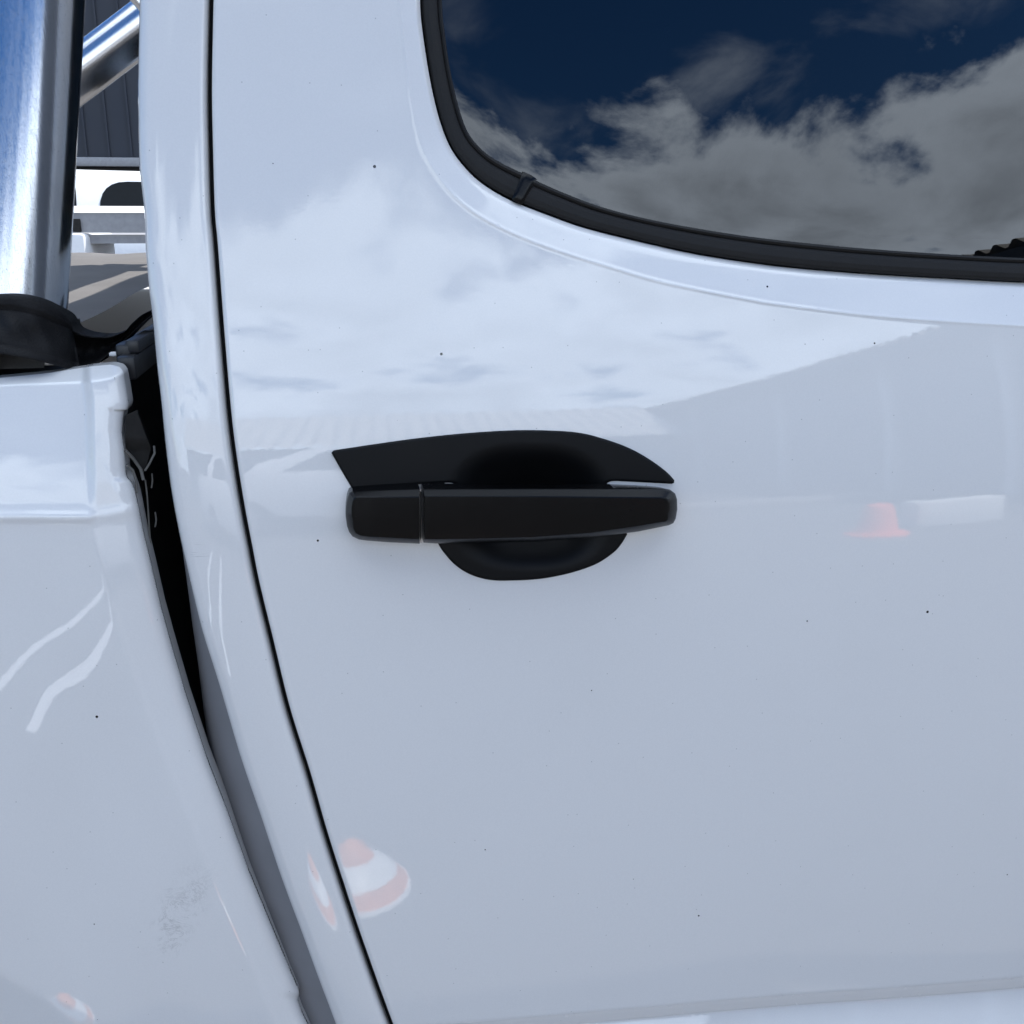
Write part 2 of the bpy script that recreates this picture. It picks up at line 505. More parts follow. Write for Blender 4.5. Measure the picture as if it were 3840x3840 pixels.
def loft(name, A, B, ts, relf, mat, parent, label=None, close=0.0):
    """strip between two equally sampled picture curves; relf(t, s) inwards, s runs along"""
    A = np.asarray(A); B = np.asarray(B); n = len(A); ts = np.asarray(ts)
    T, Sx = np.meshgrid(ts, np.linspace(0, 1, n), indexing='ij')
    C = A[None] * (1 - T[..., None]) + B[None] * T[..., None]
    rel = relf(T, Sx)
    P = S(C[..., 0], C[..., 1], rel)
    if close:
        P = np.concatenate([P[:1] + [0, close, 0], P, P[-1:] + [0, close, 0]], 0)
    m = P.shape[0]
    faces = []
    for i in range(m - 1):
        for j in range(n - 1):
            faces.append((i * n + j, i * n + j + 1, (i + 1) * n + j + 1, (i + 1) * n + j))
    V = P.reshape(-1, 3)
    f = faces[len(faces) // 2]
    if np.cross(V[f[1]] - V[f[0]], V[f[2]] - V[f[0]])[1] > 0: faces = [q[::-1] for q in faces]
    return mesh_obj(name, V, faces, mat, parent, None, 50, label)

# ------------------------------------------------------------------ the pickup: curves read along its side
SEAM = smooth_curve([(850, -1500), (812, -500), (801, 0), (795, 326), (799, 559), (806, 792), (817, 919), (838, 1199), (858, 1442), (875, 1613), (899, 1784), (923, 1926), (945, 2040), (973, 2183), (1024, 2393), (1087, 2651), (1165, 2899), (1227, 3116), (1289, 3310), (1359, 3520), (1475, 3840), (1640, 4260), (1800, 4640)])
PILL = smooth_curve([(575, -1500), (535, -500), (524, 0), (518, 326), (522, 605), (531, 699), (543, 815), (547, 942), (559, 1082), (573, 1199), (590, 1380), (604, 1499), (621, 1670), (643, 1841), (669, 1983), (700, 2126), (740, 2296), (766, 2393), (823, 2573), (901, 2837), (978, 3062), (1056, 3295), (1134, 3505), (1196, 3675), (1258, 3840), (1410, 4260), (1560, 4640)])
SEALO = smooth_curve([(1577, -1400), (1572, -400), (1577, 0), (1590, 145), (1617, 312), (1650, 449), (1690, 551), (1741, 623), (1806, 685), (1907, 746), (2052, 804), (2197, 855), (2414, 909), (2632, 956), (2921, 998), (3242, 1026), (3563, 1045), (3840, 1059), (4300, 1075), (4700, 1085)])
SEALI = smooth_curve([(1655, -1400), (1650, -400), (1659, 0), (1670, 123), (1690, 261), (1719, 391), (1755, 493), (1806, 558), (1871, 605), (1962, 649), (2012, 676), (2125, 726), (2270, 779), (2487, 832), (2800, 884), (3113, 919), (3370, 940), (3627, 956), (3840, 966), (4300, 980), (4700, 988)])
CREASE = smooth_curve([(1496, -1400), (1494, -400), (1501, 0), (1512, 90), (1530, 254), (1549, 406), (1581, 543), (1639, 652), (1712, 739), (1806, 811), (1943, 880), (2088, 935), (2270, 993), (2487, 1056), (2800, 1119), (2921, 1139), (3242, 1178), (3563, 1203), (3840, 1219), (4300, 1240), (4700, 1252)])
LOWC = smooth_curve([(1000, 3890), (1500, 3853), (1845, 3828), (2375, 3783), (2893, 3738), (3411, 3701), (3840, 3666), (4300, 3626), (4700, 3590)])


def round_over(d, r_px, depth):
    t = np.clip(d / r_px, 0, 1)
    return depth * (1 - np.sqrt(np.clip(1 - (1 - t) ** 2, 0, 1)))


def door_rel(u, v):
    u = np.asarray(u, float); v = np.asarray(v, float)
    r = np.zeros(u.shape)
    sx = np.interp(v, SEAM[:, 1], SEAM[:, 0])
    slope = np.gradient(SEAM[:, 0], SEAM[:, 1]); cs = 1 / np.sqrt(1 + np.interp(v, SEAM[:, 1], slope) ** 2)
    r += round_over((u - sx) * cs, 16, 0.0032)
    dc = sdist(u, v, CREASE)                 # + on the window side
    r += ramp(dc, 3) * PXM * 0.36
    r += -0.00040 * np.exp(-((dc + 3) / 6.0) ** 2)
    di = sdist(u, v, SEALO)
    r += ramp(di + 17, 5) * PXM * 1.1
    dl = v - np.interp(u, LOWC[:, 0], LOWC[:, 1])
    r += np.where(dl < 0, 0, np.where(dl < 38, dl / 38 * 0.0130, 0.0130 - (dl - 38) * PXM * 0.55))
    r = np.where(dl > 300, 0.0130 - 262 * PXM * 0.55 - (dl - 300) * PXM * 0.05, r)
    return r


SUPER = lambda u, v, cx, cy, rx, ry, n=2.5: (np.abs((u - cx) / rx) ** n + np.abs((v - cy) / ry) ** n) ** (1 / n)
th = np.linspace(0, 2 * np.pi, 90, endpoint=False)
sgnp = lambda a, p: np.sign(a) * np.abs(a) ** p
HOLE = np.stack([1988 + 268 * sgnp(np.cos(th), 0.8), 1905 + 212 * sgnp(np.sin(th), 0.8)], 1)

truck = empty('pickup_truck', (0, 0, 0), 'white pickup with black door handle and tinted rear window, filling the picture', 'pickup truck')

# rear door skin with its window opening
so_in = SEALO[::-1]
door_outline = np.vstack([SEAM, [(4700, 4640)], offset(SEALO, -2)[::-1]])
feats = []
for d in (1, 2.5, 5, 8, 12, 17, 24): feats.append(SEAM + [d, 0])
for d in (-30, -20, -14, -9, -5, -1, 3, 7, 12, 18, 28, 45): feats.append(offset(CREASE, d))
for d in (-3, -6, -10, -15, -20, -26, -34, -44): feats.append(offset(SEALO, d))
for d in (-12, -1, 1, 12, 25, 37, 39, 48): feats.append(LOWC + [0, d])
door = panel('rear_door', door_outline, door_rel, M['paint'], truck, 34, feats, HOLE, rim=0.014)

# rubber seal round the pane
n = 260
A = resample(offset(SEALO, 1), n); B = resample(SEALI, n)
kn = np.array([(0, .0160), (0.02, .0135), (0.06, .0095), (0.16, .0080), (0.35, .0072), (0.62, .0074), (0.74, .0080), (0.78, .0088), (0.82, .0077), (0.90, .0068), (0.96, .0076), (1.0, .0100), (1.0, .0150)])
ts = np.unique(np.concatenate([kn[:, 0], np.linspace(0, 1, 24)]))
def seal_rel(T, Sx): return np.interp(T, kn[:, 0], kn[:, 1])
seal = loft('window_seal', A, B, ts, seal_rel, M['rubber'], door, close=0.012)
# clip that bridges the seal near the corner
ca = np.array([(1962, 643), (1990, 655), (2014, 672)]); cb = np.array([(1919, 748), (1938, 757), (1957, 768)])
ca = resample(ca, 7); cb = resample(cb, 7)
def clip_rel(T, Sx): return 0.0056 + 0.0012 * (np.abs(2 * Sx - 1) ** 8) + 0.0014 * np.abs(2 * T - 1) ** 8
loft('seal_clip', ca, cb, np.linspace(0, 1, 12), clip_rel, M['plastic2'], door, close=0.006)

# tinted pane, 4 mm slab
def pane_rel(u, v):
    s_ = 1000 - 420 * np.exp(-(np.asarray(u, float) - 1700) / 560.0) - np.asarray(v, float)
    return 0.0125 - 0.0026 * (1 - np.exp(-np.clip(s_, -60, None) / 250.0))
GL = np.vstack([offset(SEALI, -6), [(4700, -1400)]])
panel('window_pane', GL, pane_rel, M['glass'], door, 24, rim=0.0)

# ---------------- door handle
BOWL = [(1243, 1699), (1247, 1691), (1256, 1688), (1330, 1677), (1417, 1664), (1562, 1644), (1743, 1625), (1925, 1614), (2070, 1615), (2178, 1624), (2272, 1648), (2359, 1680), (2432, 1720), (2497, 1767), (2531, 1803), (2533, 1811), (2526, 1815), (2432, 1810), (2309, 1804), (2287, 1806), (2272, 1822), (2288, 1880), (2335, 1960), (2352, 2004), (2330, 2040), (2301, 2072), (2236, 2115), (2142, 2148), (2033, 2170), (1925, 2177), (1838, 2175), (1765, 2155), (1707, 2119), (1664, 2072), (1643, 2040), (1660, 1990), (1705, 1890), (1712, 1826), (1700, 1813), (1678, 1810), (1573, 1816), (1440, 1826), (1326, 1840), (1320, 1832), (1290, 1782)]
BOWL = np.array(BOWL, float)
BOWL = np.vstack([smooth_curve(BOWL[a:b + 1], None, 9)[:-1] for a, b in ((0, 2), (2, 14), (14, 16), (16, 18), (18, 23), (23, 34), (34, 38), (38, 41), (41, 43))] + [BOWL[43:]])
BOWLC = np.vstack([BOWL, BOWL[:1]])
_bl = resample(BOWLC, None, 10)


def bowl_rel(u, v):
    u = np.asarray(u, float); v = np.asarray(v, float)
    d = np.abs(sdist(u, v, _bl))
    r = -0.0026 + round_over(d, 9, 0.0022)
    q = SUPER(u, v, 1988, 1902, 325, 246, 2.6)
    r += 0.027 * sstep(1 - q, 0.0, 0.95)
    return r
bf = []
for d in (1.5, 3.5, 6, 9.5): bf.append(np.vstack([offset(_bl, d), offset(_bl, -d)]))
panel('handle_bowl', BOWL, bowl_rel, M['plastic'], door, 14, bf, rim=0.0026)


def key_loop(keys, step=8.0):
    """closed loop through key points, straight pieces, equal counts kept by the caller"""
    return np.array(keys, float)


def dense(keys_list, step=9.0):
    ref = np.array(keys_list[0], float); out = [[] for _ in keys_list]
    m = len(ref)
    for i in range(m):
        L = np.hypot(*(ref[(i + 1) % m] - ref[i])); k = max(1, int(L / step))
        for q in range(k):
            for o, kl in zip(out, keys_list):
                a = np.array(kl[i], float); b = np.array(kl[(i + 1) % m], float); o.append(a + (b - a) * q / k)
    return [np.array(o) for o in out]


def ring_solid(name, outer, inner, hf, bev, crown, back, mid, mat, parent):
    """handle shell: bevelled face at height hf(u), bevel drop bev, back(u) thickness behind the bevel"""
    O, I = dense([outer, inner])
    h0 = hf
    def SH(q, drop):
        return S(q[:, 0], q[:, 1], -(h0(q[:, 0]) + drop - (q[:, 1] - 1865) * PXM * 0.16))
    n = len(O); rings = []
    c = np.stack([I[:, 0], np.interp(I[:, 0], *mid)], 1)
    lo, hi = inner_span(inner)
    for s_ in (0.0, 0.3, 0.6, 0.85, 1.0):
        q = c + (I - c) * s_
        if s_ < 1: q[:, 0] = np.clip(q[:, 0], lo + (1 - s_) * 14, hi - (1 - s_) * 14)
        rings.append(SH(q, crown * (1 - s_ ** 2)))
    e = I + (O - I) * 0.12; rings.append(SH(e, -bev * 0.05))
    e = I + (O - I) * 0.80; rings.append(SH(e, -bev * 0.70))
    e = I + (O - I) * 0.96; rings.append(SH(e, -bev * 0.90))
    last = SH(O, -bev); rings.append(last)
    rings.append(last + np.array([0, 0.0012, 0]))
    b = back(O[:, 0], O[:, 1])
    foot = (b > 0.0131) & (O[:, 1] < 1850) & (O[:, 0] > 1700)
    rings.append(last + np.stack([0 * b, b, np.where(foot, -0.0020, 0.0)], 1))
    cen = rings[-1].mean(0)
    mm = rings[-1].copy(); mm[:, 2] = mm[:, 2] * 0.3 + 0.7 * cen[2]; rings.append(mm)
    V = np.concatenate(rings); faces = []
    for i in range(len(rings) - 1):
        for j in range(n):
            a, b2 = j, (j + 1) % n
            faces.append((i * n + a, i * n + b2, (i + 1) * n + b2, (i + 1) * n + a))
    f = faces[6 * n]
    P = V
    nn = np.cross(P[f[1]] - P[f[0]], P[f[2]] - P[f[0]])
    out_dir = P[f[2]] - rings[4].mean(0); out_dir[1] = -abs(out_dir[1])
    if nn @ out_dir < 0: faces = [q[::-1] for q in faces]
    o = mesh_obj(name, V, faces, mat, parent, None, None)
    bm = bmesh.new(); bm.from_mesh(o.data)
    bmesh.ops.remove_doubles(bm, verts=bm.verts, dist=0.00001)
    bmesh.ops.dissolve_degenerate(bm, edges=bm.edges, dist=0.00001)
    bmesh.ops.recalc_face_normals(bm, faces=bm.faces)
    bm.to_mesh(o.data); bm.free()
    o.data.polygons.foreach_set('use_smooth', [True] * len(o.data.polygons))
    o.data.set_sharp_from_angle(angle=R(19))
    return o


def inner_span(inner):
    a = np.array(inner, float); return a[:, 0].min(), a[:, 0].max()


G_OUT = [(1588, 1831), (1850, 1831), (2100, 1831), (2359, 1832), (2450, 1833), (2496, 1835), (2518, 1840), (2532, 1851), (2539, 1872), (2540, 1910), (2534, 1945), (2525, 1962), (2508, 1970), (2395, 1993), (2214, 2017), (1997, 2032), (1780, 2037), (1635, 2038), (1588, 2035)]
G_IN = [(1593, 1863), (1850, 1863), (2100, 1865), (2287, 1867), (2430, 1868), (2478, 1868), (2494, 1870), (2503, 1876), (2508, 1888), (2508, 1912), (2505, 1936), (2502, 1948), (2494, 1955), (2390, 1972), (2214, 1998), (1997, 2014), (1780, 2020), (1635, 2022), (1593, 2021)]
hg = lambda u: np.interp(u, [1588, 1750, 2000, 2250, 2400, 2540], [0.0265, 0.0300, 0.0320, 0.0305, 0.0270, 0.0215])
def g_back(u, v):
    foot = (u > 2312) | (u < 1672)
    h = hg(u) - 0.0088
    return np.where(foot, h, np.minimum(0.013, h))
midg = ([1588, 2100, 2540], [1942, 1938, 1908])
grip = ring_solid('door_handle', G_OUT, G_IN, hg, 0.0088, 0.0006, g_back, midg, M['plastic2'], door)
L_OUT = [(1574, 1831), (1450, 1834), (1345, 1838), (1322, 1840), (1309, 1848), (1302, 1868), (1297, 1900), (1296, 1935), (1301, 1972), (1309, 1995), (1322, 2012), (1345, 2023), (1380, 2028), (1461, 2034), (1530, 2037), (1574, 2039)]
L_IN = [(1571, 1866), (1450, 1866), (1350, 1866), (1336, 1867), (1328, 1873), (1324, 1885), (1321, 1905), (1321, 1935), (1324, 1962), (1328, 1985), (1335, 1999), (1352, 2008), (1380, 2012), (1461, 2016), (1530, 2020), (1571, 2021)]
hl = lambda u: np.interp(u, [1296, 1400, 1574], [0.0205, 0.0235, 0.0262])
ring_solid('key_lock_cover', L_OUT, L_IN, hl, 0.0088, 0.0005, lambda u, v: hl(u) - 0.0088, ([1296, 1574], [1936, 1942]), M['plastic2'], door)
# added bright sliver for the white door glimpsed between lock cover and grip
bm = bmesh.new()
q = [S(np.array(1577.6), np.array(vv), -0.0205 + (vv - 1865) * PXM * 0.16) for vv in np.linspace(1834, 2036, 12)]
tube(bm, [Vector(x) for x in q], 0.00050, 8)
bm_obj('slot_bright_line', bm, M['chrome'], door)

# ---------------- cab corner between door and tub
rows = np.linspace(-1450, 4600, 240)
Lc = np.stack([np.interp(rows, PILL[:, 1], PILL[:, 0]), rows], 1)
Rc = np.stack([np.interp(rows, SEAM[:, 1], SEAM[:, 0]) - 15, rows], 1)
wid = (Rc - Lc)[:, 0]
tsp = np.unique(np.concatenate([np.linspace(0, .2, 22) , np.linspace(.2, .9, 24), np.linspace(.9, 1, 14)]))
def pill_rel(T, Sx):
    w = np.interp(Sx, np.linspace(0, 1, len(wid)), wid)
    dl, dr = T * w, (1 - T) * w
    r = round_over(dl, 40, 0.010) + round_over(dr, 30, 0.012)
    r += 0.0016 * (2 * T - 1) ** 2
    r += ramp(60 - dl, 6) * 0.000012
    return r
loft('cab_corner_panel', Lc, Rc, tsp, pill_rel, M['paint'], truck, close=0.004)
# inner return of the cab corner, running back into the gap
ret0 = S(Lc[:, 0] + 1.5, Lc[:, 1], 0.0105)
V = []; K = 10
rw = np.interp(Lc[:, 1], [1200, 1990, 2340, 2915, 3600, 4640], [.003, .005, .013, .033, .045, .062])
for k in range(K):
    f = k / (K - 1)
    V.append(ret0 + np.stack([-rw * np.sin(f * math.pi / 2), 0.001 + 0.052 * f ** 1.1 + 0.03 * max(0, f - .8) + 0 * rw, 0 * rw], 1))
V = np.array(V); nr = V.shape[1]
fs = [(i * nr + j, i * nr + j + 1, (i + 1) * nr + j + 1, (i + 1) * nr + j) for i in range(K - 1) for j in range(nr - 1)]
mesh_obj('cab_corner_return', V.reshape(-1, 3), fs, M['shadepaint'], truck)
V_ret_end = V[-1].copy()
# dark weatherstrip at the bottom of the door gap
Aj = np.stack([np.interp(rows, SEAM[:, 1], SEAM[:, 0]) - 70, rows], 1); Bj = Aj + [140, 0]
loft('door_weatherstrip', Aj, Bj, np.linspace(0, 1, 5), lambda T, Sx: 0.013 + 0.004 * np.sin(T * np.pi), M['jamb'], truck, close=0.01)

# ---------------- tub side
TUB_R = [(467, 1414), (473, 1450), (483, 1512), (480, 1535), (466, 1540), (461, 1570), (458, 1619), (467, 1690), (473, 1770), (478, 1790), (496, 1806), (508, 1840), (521, 1898), (541, 2000), (569, 2114), (604, 2268), (640, 2400), (699, 2604), (776, 2837), (854, 3039), (932, 3256), (1009, 3442), (1087, 3629), (1120, 3705), (1124, 3722), (1116, 3745), (1133, 3792), (1157, 3840), (1330, 4260), (1480, 4640)]
TUB_T = [(-900, 1500), (-300, 1448), (0, 1417), (171, 1400), (342, 1374), (415, 1367), (447, 1375), (462, 1392)]
tub_edge = np.array(TUB_R, float)
TC = smooth_curve([(-900, 1528), (-300, 1472), (0, 1443), (313, 1431), (400, 1420), (447, 1406), (500, 1380)])
TB = smooth_curve([(-900, 1960), (0, 1944), (200, 1944), (342, 1943), (420, 1935), (560, 1900)])
TV = smooth_curve([(318, 1200), (320, 1425), (328, 1500), (334, 1700), (345, 1930), (352, 1975), (390, 2130), (460, 2400), (540, 2640), (640, 2900), (760, 3200), (880, 3480), (1000, 3760), (1300, 4500)])
ARCH = smooth_curve([(-700, 3250), (-200, 3515), (0, 3645), (130, 3725), (260, 3830), (420, 4000), (560, 4250), (640, 4640)])


def tub_rel(u, v):
    u = np.asarray(u, float); v = np.asarray(v, float)
    tcv = np.interp(u, TC[:, 0], TC[:, 1]); tbv = np.interp(u, TB[:, 0], TB[:, 1])
    vx = np.interp(v, TV[:, 1], TV[:, 0])
    dv = (u - vx) * 0.95
    left = 1 - sstep(dv, -14, 24)
    r = np.full(u.shape, 0.006)
    up = ramp(tbv - v, 14) * PXM * 0.20 - 0.0006
    lip = -0.0016 * np.exp(-((v - tbv + 6) / 22.0) ** 2)
    r += (up + lip) * (0.35 + 0.65 * left)
    r += ramp(tcv - v, 5) * PXM * 1.7
    r += ramp(dv, 10) * PXM * 0.20
    ex = np.interp(v, tub_edge[:, 1], tub_edge[:, 0])
    r += round_over(ex - u, 70, 0.010)
    da = sdist(u, v, ARCH)
    s = ramp(-da, 10)
    r += np.where(v > 2500, s * PXM * 0.16, 0)
    # shallow waves in the pressed sheet
    r += (0.00050 * np.sin(u / 150.0 + v / 280.0 + 1.0) + 0.00016 * np.sin(u / 64.0 - v / 120.0)) * sstep(v, 2000, 2500)
    return r
tub_outline = np.vstack([TUB_T, TUB_R, [(-900, 4640)]])
feats = []
for d in (-24, -14, -8, -4, 0, 4, 8, 14): feats.append(TC + [0, d])
for d in (-40, -28, -18, -10, -4, 2, 8, 14, 22): feats.append(TB + [0, d])
for d in (-22, -12, -6, 0, 6, 12, 20, 30): feats.append(TV + [d, 0])
for d in (-16, -8, 0, 8): feats.append(offset(ARCH, d))
for d in (2, 5, 9, 14, 20, 28, 40, 55): feats.append(resample(tub_edge, None, 12) - [d, 0])
tub = panel('tub_side', tub_outline, tub_rel, M['paint'], truck, 32, feats, rim=0.016)

# ---------------- sports bar, its boot and the tonneau cover
YT = 0.125
def V3(a): return Vector([float(x) for x in a])
p_lo = V3(at_y(38.0, 1190.0, YT)); p_hi = V3(at_y(146.0, -760.0, YT + 0.088))
bm = bmesh.new()
d = (p_hi - p_lo).normalized()
bend = [p_hi + d * 0.02, p_hi + d * 0.055 + Vector((-.01, 0.02, 0)), p_hi + d * 0.075 + Vector((-.03, 0.06, 0)), p_hi + d * 0.08 + Vector((-.04, 0.13, 0)), p_hi + d * 0.08 + Vector((-.04, 1.05, 0))]
tube(bm, [p_lo - d * 0.004, p_lo, p_lo.lerp(p_hi, .33), p_lo.lerp(p_hi, .66), p_hi] + bend, 0.0385, 56)
bar = bm_obj('sports_bar', bm, M['tube'], truck, 50)
bm = bmesh.new(); c0 = p_hi + d * 0.08 + Vector((.010, .10, -.035)); tube(bm, [c0, c0 + Vector((0, .98, 0))], 0.033, 24); bm_obj('shadow_crossbar', bm, M['tube'], bar, 50)  # crossbar added out of view to widen the shadow on the bed cover
# far leg of the bar on the other side of the bed, and its brace
bm = bmesh.new()
YF = 1.22
tube(bm, [at_y(-160.0, 628.0, YF), at_y(307.0, 272.0, YF), at_y(515.0, 114.0, YF), at_y(960.0, -226.0, YF)], 0.0385, 40)
bm_obj('sports_bar_leg', bm, M['tube'], bar, 50)
bm = bmesh.new()
tube(bm, [at_y(440.0, -90.0, YF - .10), at_y(560.0, 50.0, YF - .10), at_y(700.0, 210.0, YF - .10)], 0.010, 20)
bm_obj('sports_bar_brace', bm, M['tube'], bar, 50)

bt = smooth_curve([(-330, 1215), (-200, 1150), (-90, 1115), (0, 1107), (70, 1111), (140, 1128), (200, 1155), (251, 1184), (268, 1208)], 60)
bb = smooth_curve([(-340, 1345), (-200, 1330), (-90, 1322), (0, 1326), (80, 1340), (160, 1358), (230, 1376), (275, 1386), (302, 1390)], 60)
def boot_rel(T, Sx):
    u = bt[None, :, 0] * (1 - T) + bb[None, :, 0] * T
    k = np.clip((u - 20) / 262.0, -0.985, 0.985)
    r = 0.036 + 0.046 * (1 - np.sqrt(1 - k * k))
    r = r - 0.012 * T ** 1.5
    hem = -0.0022 * np.exp(-((T - 0.10) / 0.09) ** 4) - 0.0022 * np.exp(-((T - 0.93) / 0.08) ** 4)
    seam = 0.0010 * np.exp(-((T - 0.24) / 0.012) ** 2) + 0.0010 * np.exp(-((T - 0.83) / 0.012) ** 2)
    wr = 0.0016 * np.sin(u / 42 + 7 * T) * np.sin(T * math.pi) + 0.0012 * np.sin(u / 17 - 9 * T) * np.sin(T * math.pi) ** 2
    return r + hem + seam + wr
boot = loft('bar_boot', bt, bb, np.linspace(0, 1, 50), boot_rel, M['vinyl'], bar, close=0.02)
st = smooth_curve([(262, 1208), (268, 1230), (284, 1245), (326, 1259), (375, 1264), (412, 1263), (440, 1253), (470, 1240), (494, 1213), (531, 1181), (570, 1163), (640, 1140)], 70)
sb = smooth_curve([(240, 1378), (298, 1390), (335, 1382), (372, 1362), (402, 1338), (430, 1312), (455, 1290), (480, 1268), (505, 1242), (540, 1208), (580, 1178), (650, 1150)], 70)
def skirt_rel(T, Sx):
    r = 0.068 + 0.10 * Sx ** 1.4 + 0.020 * np.sin(T * math.pi) * (1 - Sx)
    r = r - 0.010 * np.exp(-((T - 0.93) / 0.10) ** 2) - 0.004 * np.exp(-((T - .05) / 0.06) ** 2)
    return r + 0.0008 * np.sin(Sx * 60 + 5 * T)
loft('boot_skirt', st, sb, np.linspace(0, 1, 30), skirt_rel, M['vinyl'], bar, close=0.03)
bm = bmesh.new()
tube(bm, [V3(S(np.array(float(a)), np.array(float(b)), 0.0665)) for a, b in ((240, 1205), (246, 1262), (252, 1320), (262, 1372))], 0.0007, 8)
bm_obj('boot_seam', bm, M['vinyl'], boot)

# cover stretched over the bed
near = at_y(380.0, 1268.0, 0.15)[2]; far = at_y(400.0, 946.0, 1.52)[2]
xs = np.linspace(-1.95, -0.335, 60); ys = np.concatenate([[0.125, 0.13], np.linspace(0.15, 1.50, 60), [1.52, 1.53]])
V = []
for y in ys:
    for x in xs:
        z = near + (far - near) * (y - 0.15) / 1.37
        if y < 0.14: z -= (0.14 - y) * 2.0
        if y > 1.51: z -= (y - 1.51) * 1.5
        z += 0.0016 * math.sin(x * 23 + y * 5) * math.sin(y * 3.1) + 0.001 * math.sin(x * 61 - y * 17)
        V.append((x, y, z))
nx = len(xs)
fs = [(i * nx + j, i * nx + j + 1, (i + 1) * nx + j + 1, (i + 1) * nx + j) for i in range(len(ys) - 1) for j in range(nx - 1)]
mesh_obj('tonneau_cover', V, fs, M['canvas'], truck, None, 40)
bm = bmesh.new()
for (u, v, y0, w, h) in ((462, 1322, .10, .011, .012), (474, 1382, .085, .013, .017), (497, 1300, .10, .010, .010)):
    p = V3(at_y(float(u), float(v), y0))
    box(bm, (p.x - w / 2, y0, p.z - h / 2), (p.x + w / 2, 1.5, p.z + h / 2), 0.002)
bm_obj('tonneau_rail', bm, M['rail'], truck)
bm = bmesh.new()
p = V3(at_y(438.0, 1329.0, 0.105)); box(bm, (p.x - .0055, .105, p.z - .0014), (p.x + .0055, .112, p.z + .0014), 0.0006)
bm_obj('rail_end_cap', bm, M['white'], truck)
# black cap along the top of the tub, under the boot
e = S(np.array(-900.), np.array(1500.), .02); e2 = S(np.array(440.), np.array(1370.), .02)
bm = bmesh.new()
box(bm, (-1.95, .062, e2[2] - .05), (e2[0] - .012, .150, e2[2] - .012), .004)
box(bm, (-1.95, .110, e2[2] - .03), (e2[0] - .105, .200, e2[2] + .035), .004)
bm_obj('tub_rail_cap', bm, M['jamb'], truck)

# headboard of the tub and rear wall of the cab on both sides of the gap
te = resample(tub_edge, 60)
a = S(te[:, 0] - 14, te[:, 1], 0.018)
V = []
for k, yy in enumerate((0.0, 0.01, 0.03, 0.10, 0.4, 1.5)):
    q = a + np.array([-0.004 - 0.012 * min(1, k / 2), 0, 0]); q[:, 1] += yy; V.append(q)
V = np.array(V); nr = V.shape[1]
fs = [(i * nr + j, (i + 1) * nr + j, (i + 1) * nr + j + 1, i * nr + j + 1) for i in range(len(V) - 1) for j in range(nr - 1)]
mesh_obj('tub_headboard', V.reshape(-1, 3), fs, M['bracket'], truck)  # black material stands in for the deep shade of the gap
keep = ret0[:, 2] < 1.50
b0 = V_ret_end[keep]
V = np.array([b0, b0 + [-.002, .05, 0], b0 + [-.002, 1.40, 0]]); nr = V.shape[1]
fs = [(i * nr + j, i * nr + j + 1, (i + 1) * nr + j + 1, (i + 1) * nr + j) for i in range(2) for j in range(nr - 1)]
mesh_obj('cab_rear_wall', V.reshape(-1, 3), fs, M['paint'], truck)
w0 = b0[(b0[:, 2] > 1.27)]
V = np.array([w0 + [-.002, .05, 0], w0 + [-.008, .06, 0], w0 + [-.008, 1.25, 0], w0 + [-.002, 1.26, 0]]); nr = V.shape[1]
fs = [(i * nr + j, i * nr + j + 1, (i + 1) * nr + j + 1, (i + 1) * nr + j) for i in range(3) for j in range(nr - 1)]
mesh_obj('rear_window', V.reshape(-1, 3), fs, M['farglass'], truck)

# bits of bracket, flange and clip that show in the gap
bm = bmesh.new()
def ribbon(bm, pts, rel, w, th=.0012):
    tube(bm, [V3(S(np.array(float(u)), np.array(float(v)), rel + dr)) for (u, v, dr) in pts], w, 8)
ribbon(bm, [(470, 1690, 0), (500, 1720, .004), (528, 1760, .006), (538, 1800, .006)], .022, .0012)
ribbon(bm, [(578, 1672, .01), (580, 1700, .008), (560, 1740, .006), (544, 1765, .006)], .024, .0008)
ribbon(bm, [(478, 1745, 0), (498, 1762, .003), (510, 1800, .004), (512, 1850, .004)], .02, .0009)
ribbon(bm, [(545, 1800, .004), (552, 1860, .004), (556, 1920, .004), (562, 2010, .004), (566, 2080, .004)], .03, .0006)
ribbon(bm, [(570, 1775, .01), (572, 1800, .01), (568, 1830, .01)], .03, .0006)
ribbon(bm, [(582, 1920, .01), (586, 1950, .01), (582, 1976, .01)], .03, .0006)
bm_obj('gap_flange', bm, M['wire'], truck)
bq = np.array([(468, 1560), (512, 1540), (548, 1640), (566, 1680), (552, 1735), (540, 1775), (515, 1730), (472, 1680)], float)
panel('gap_bracket', bq, lambda u, v: 0.024 + (np.asarray(u) - 470) * 0.00008 + 0.004 * sstep(np.asarray(v, float), 1640, 1700), M['bracket'], truck, 16, rim=.004)

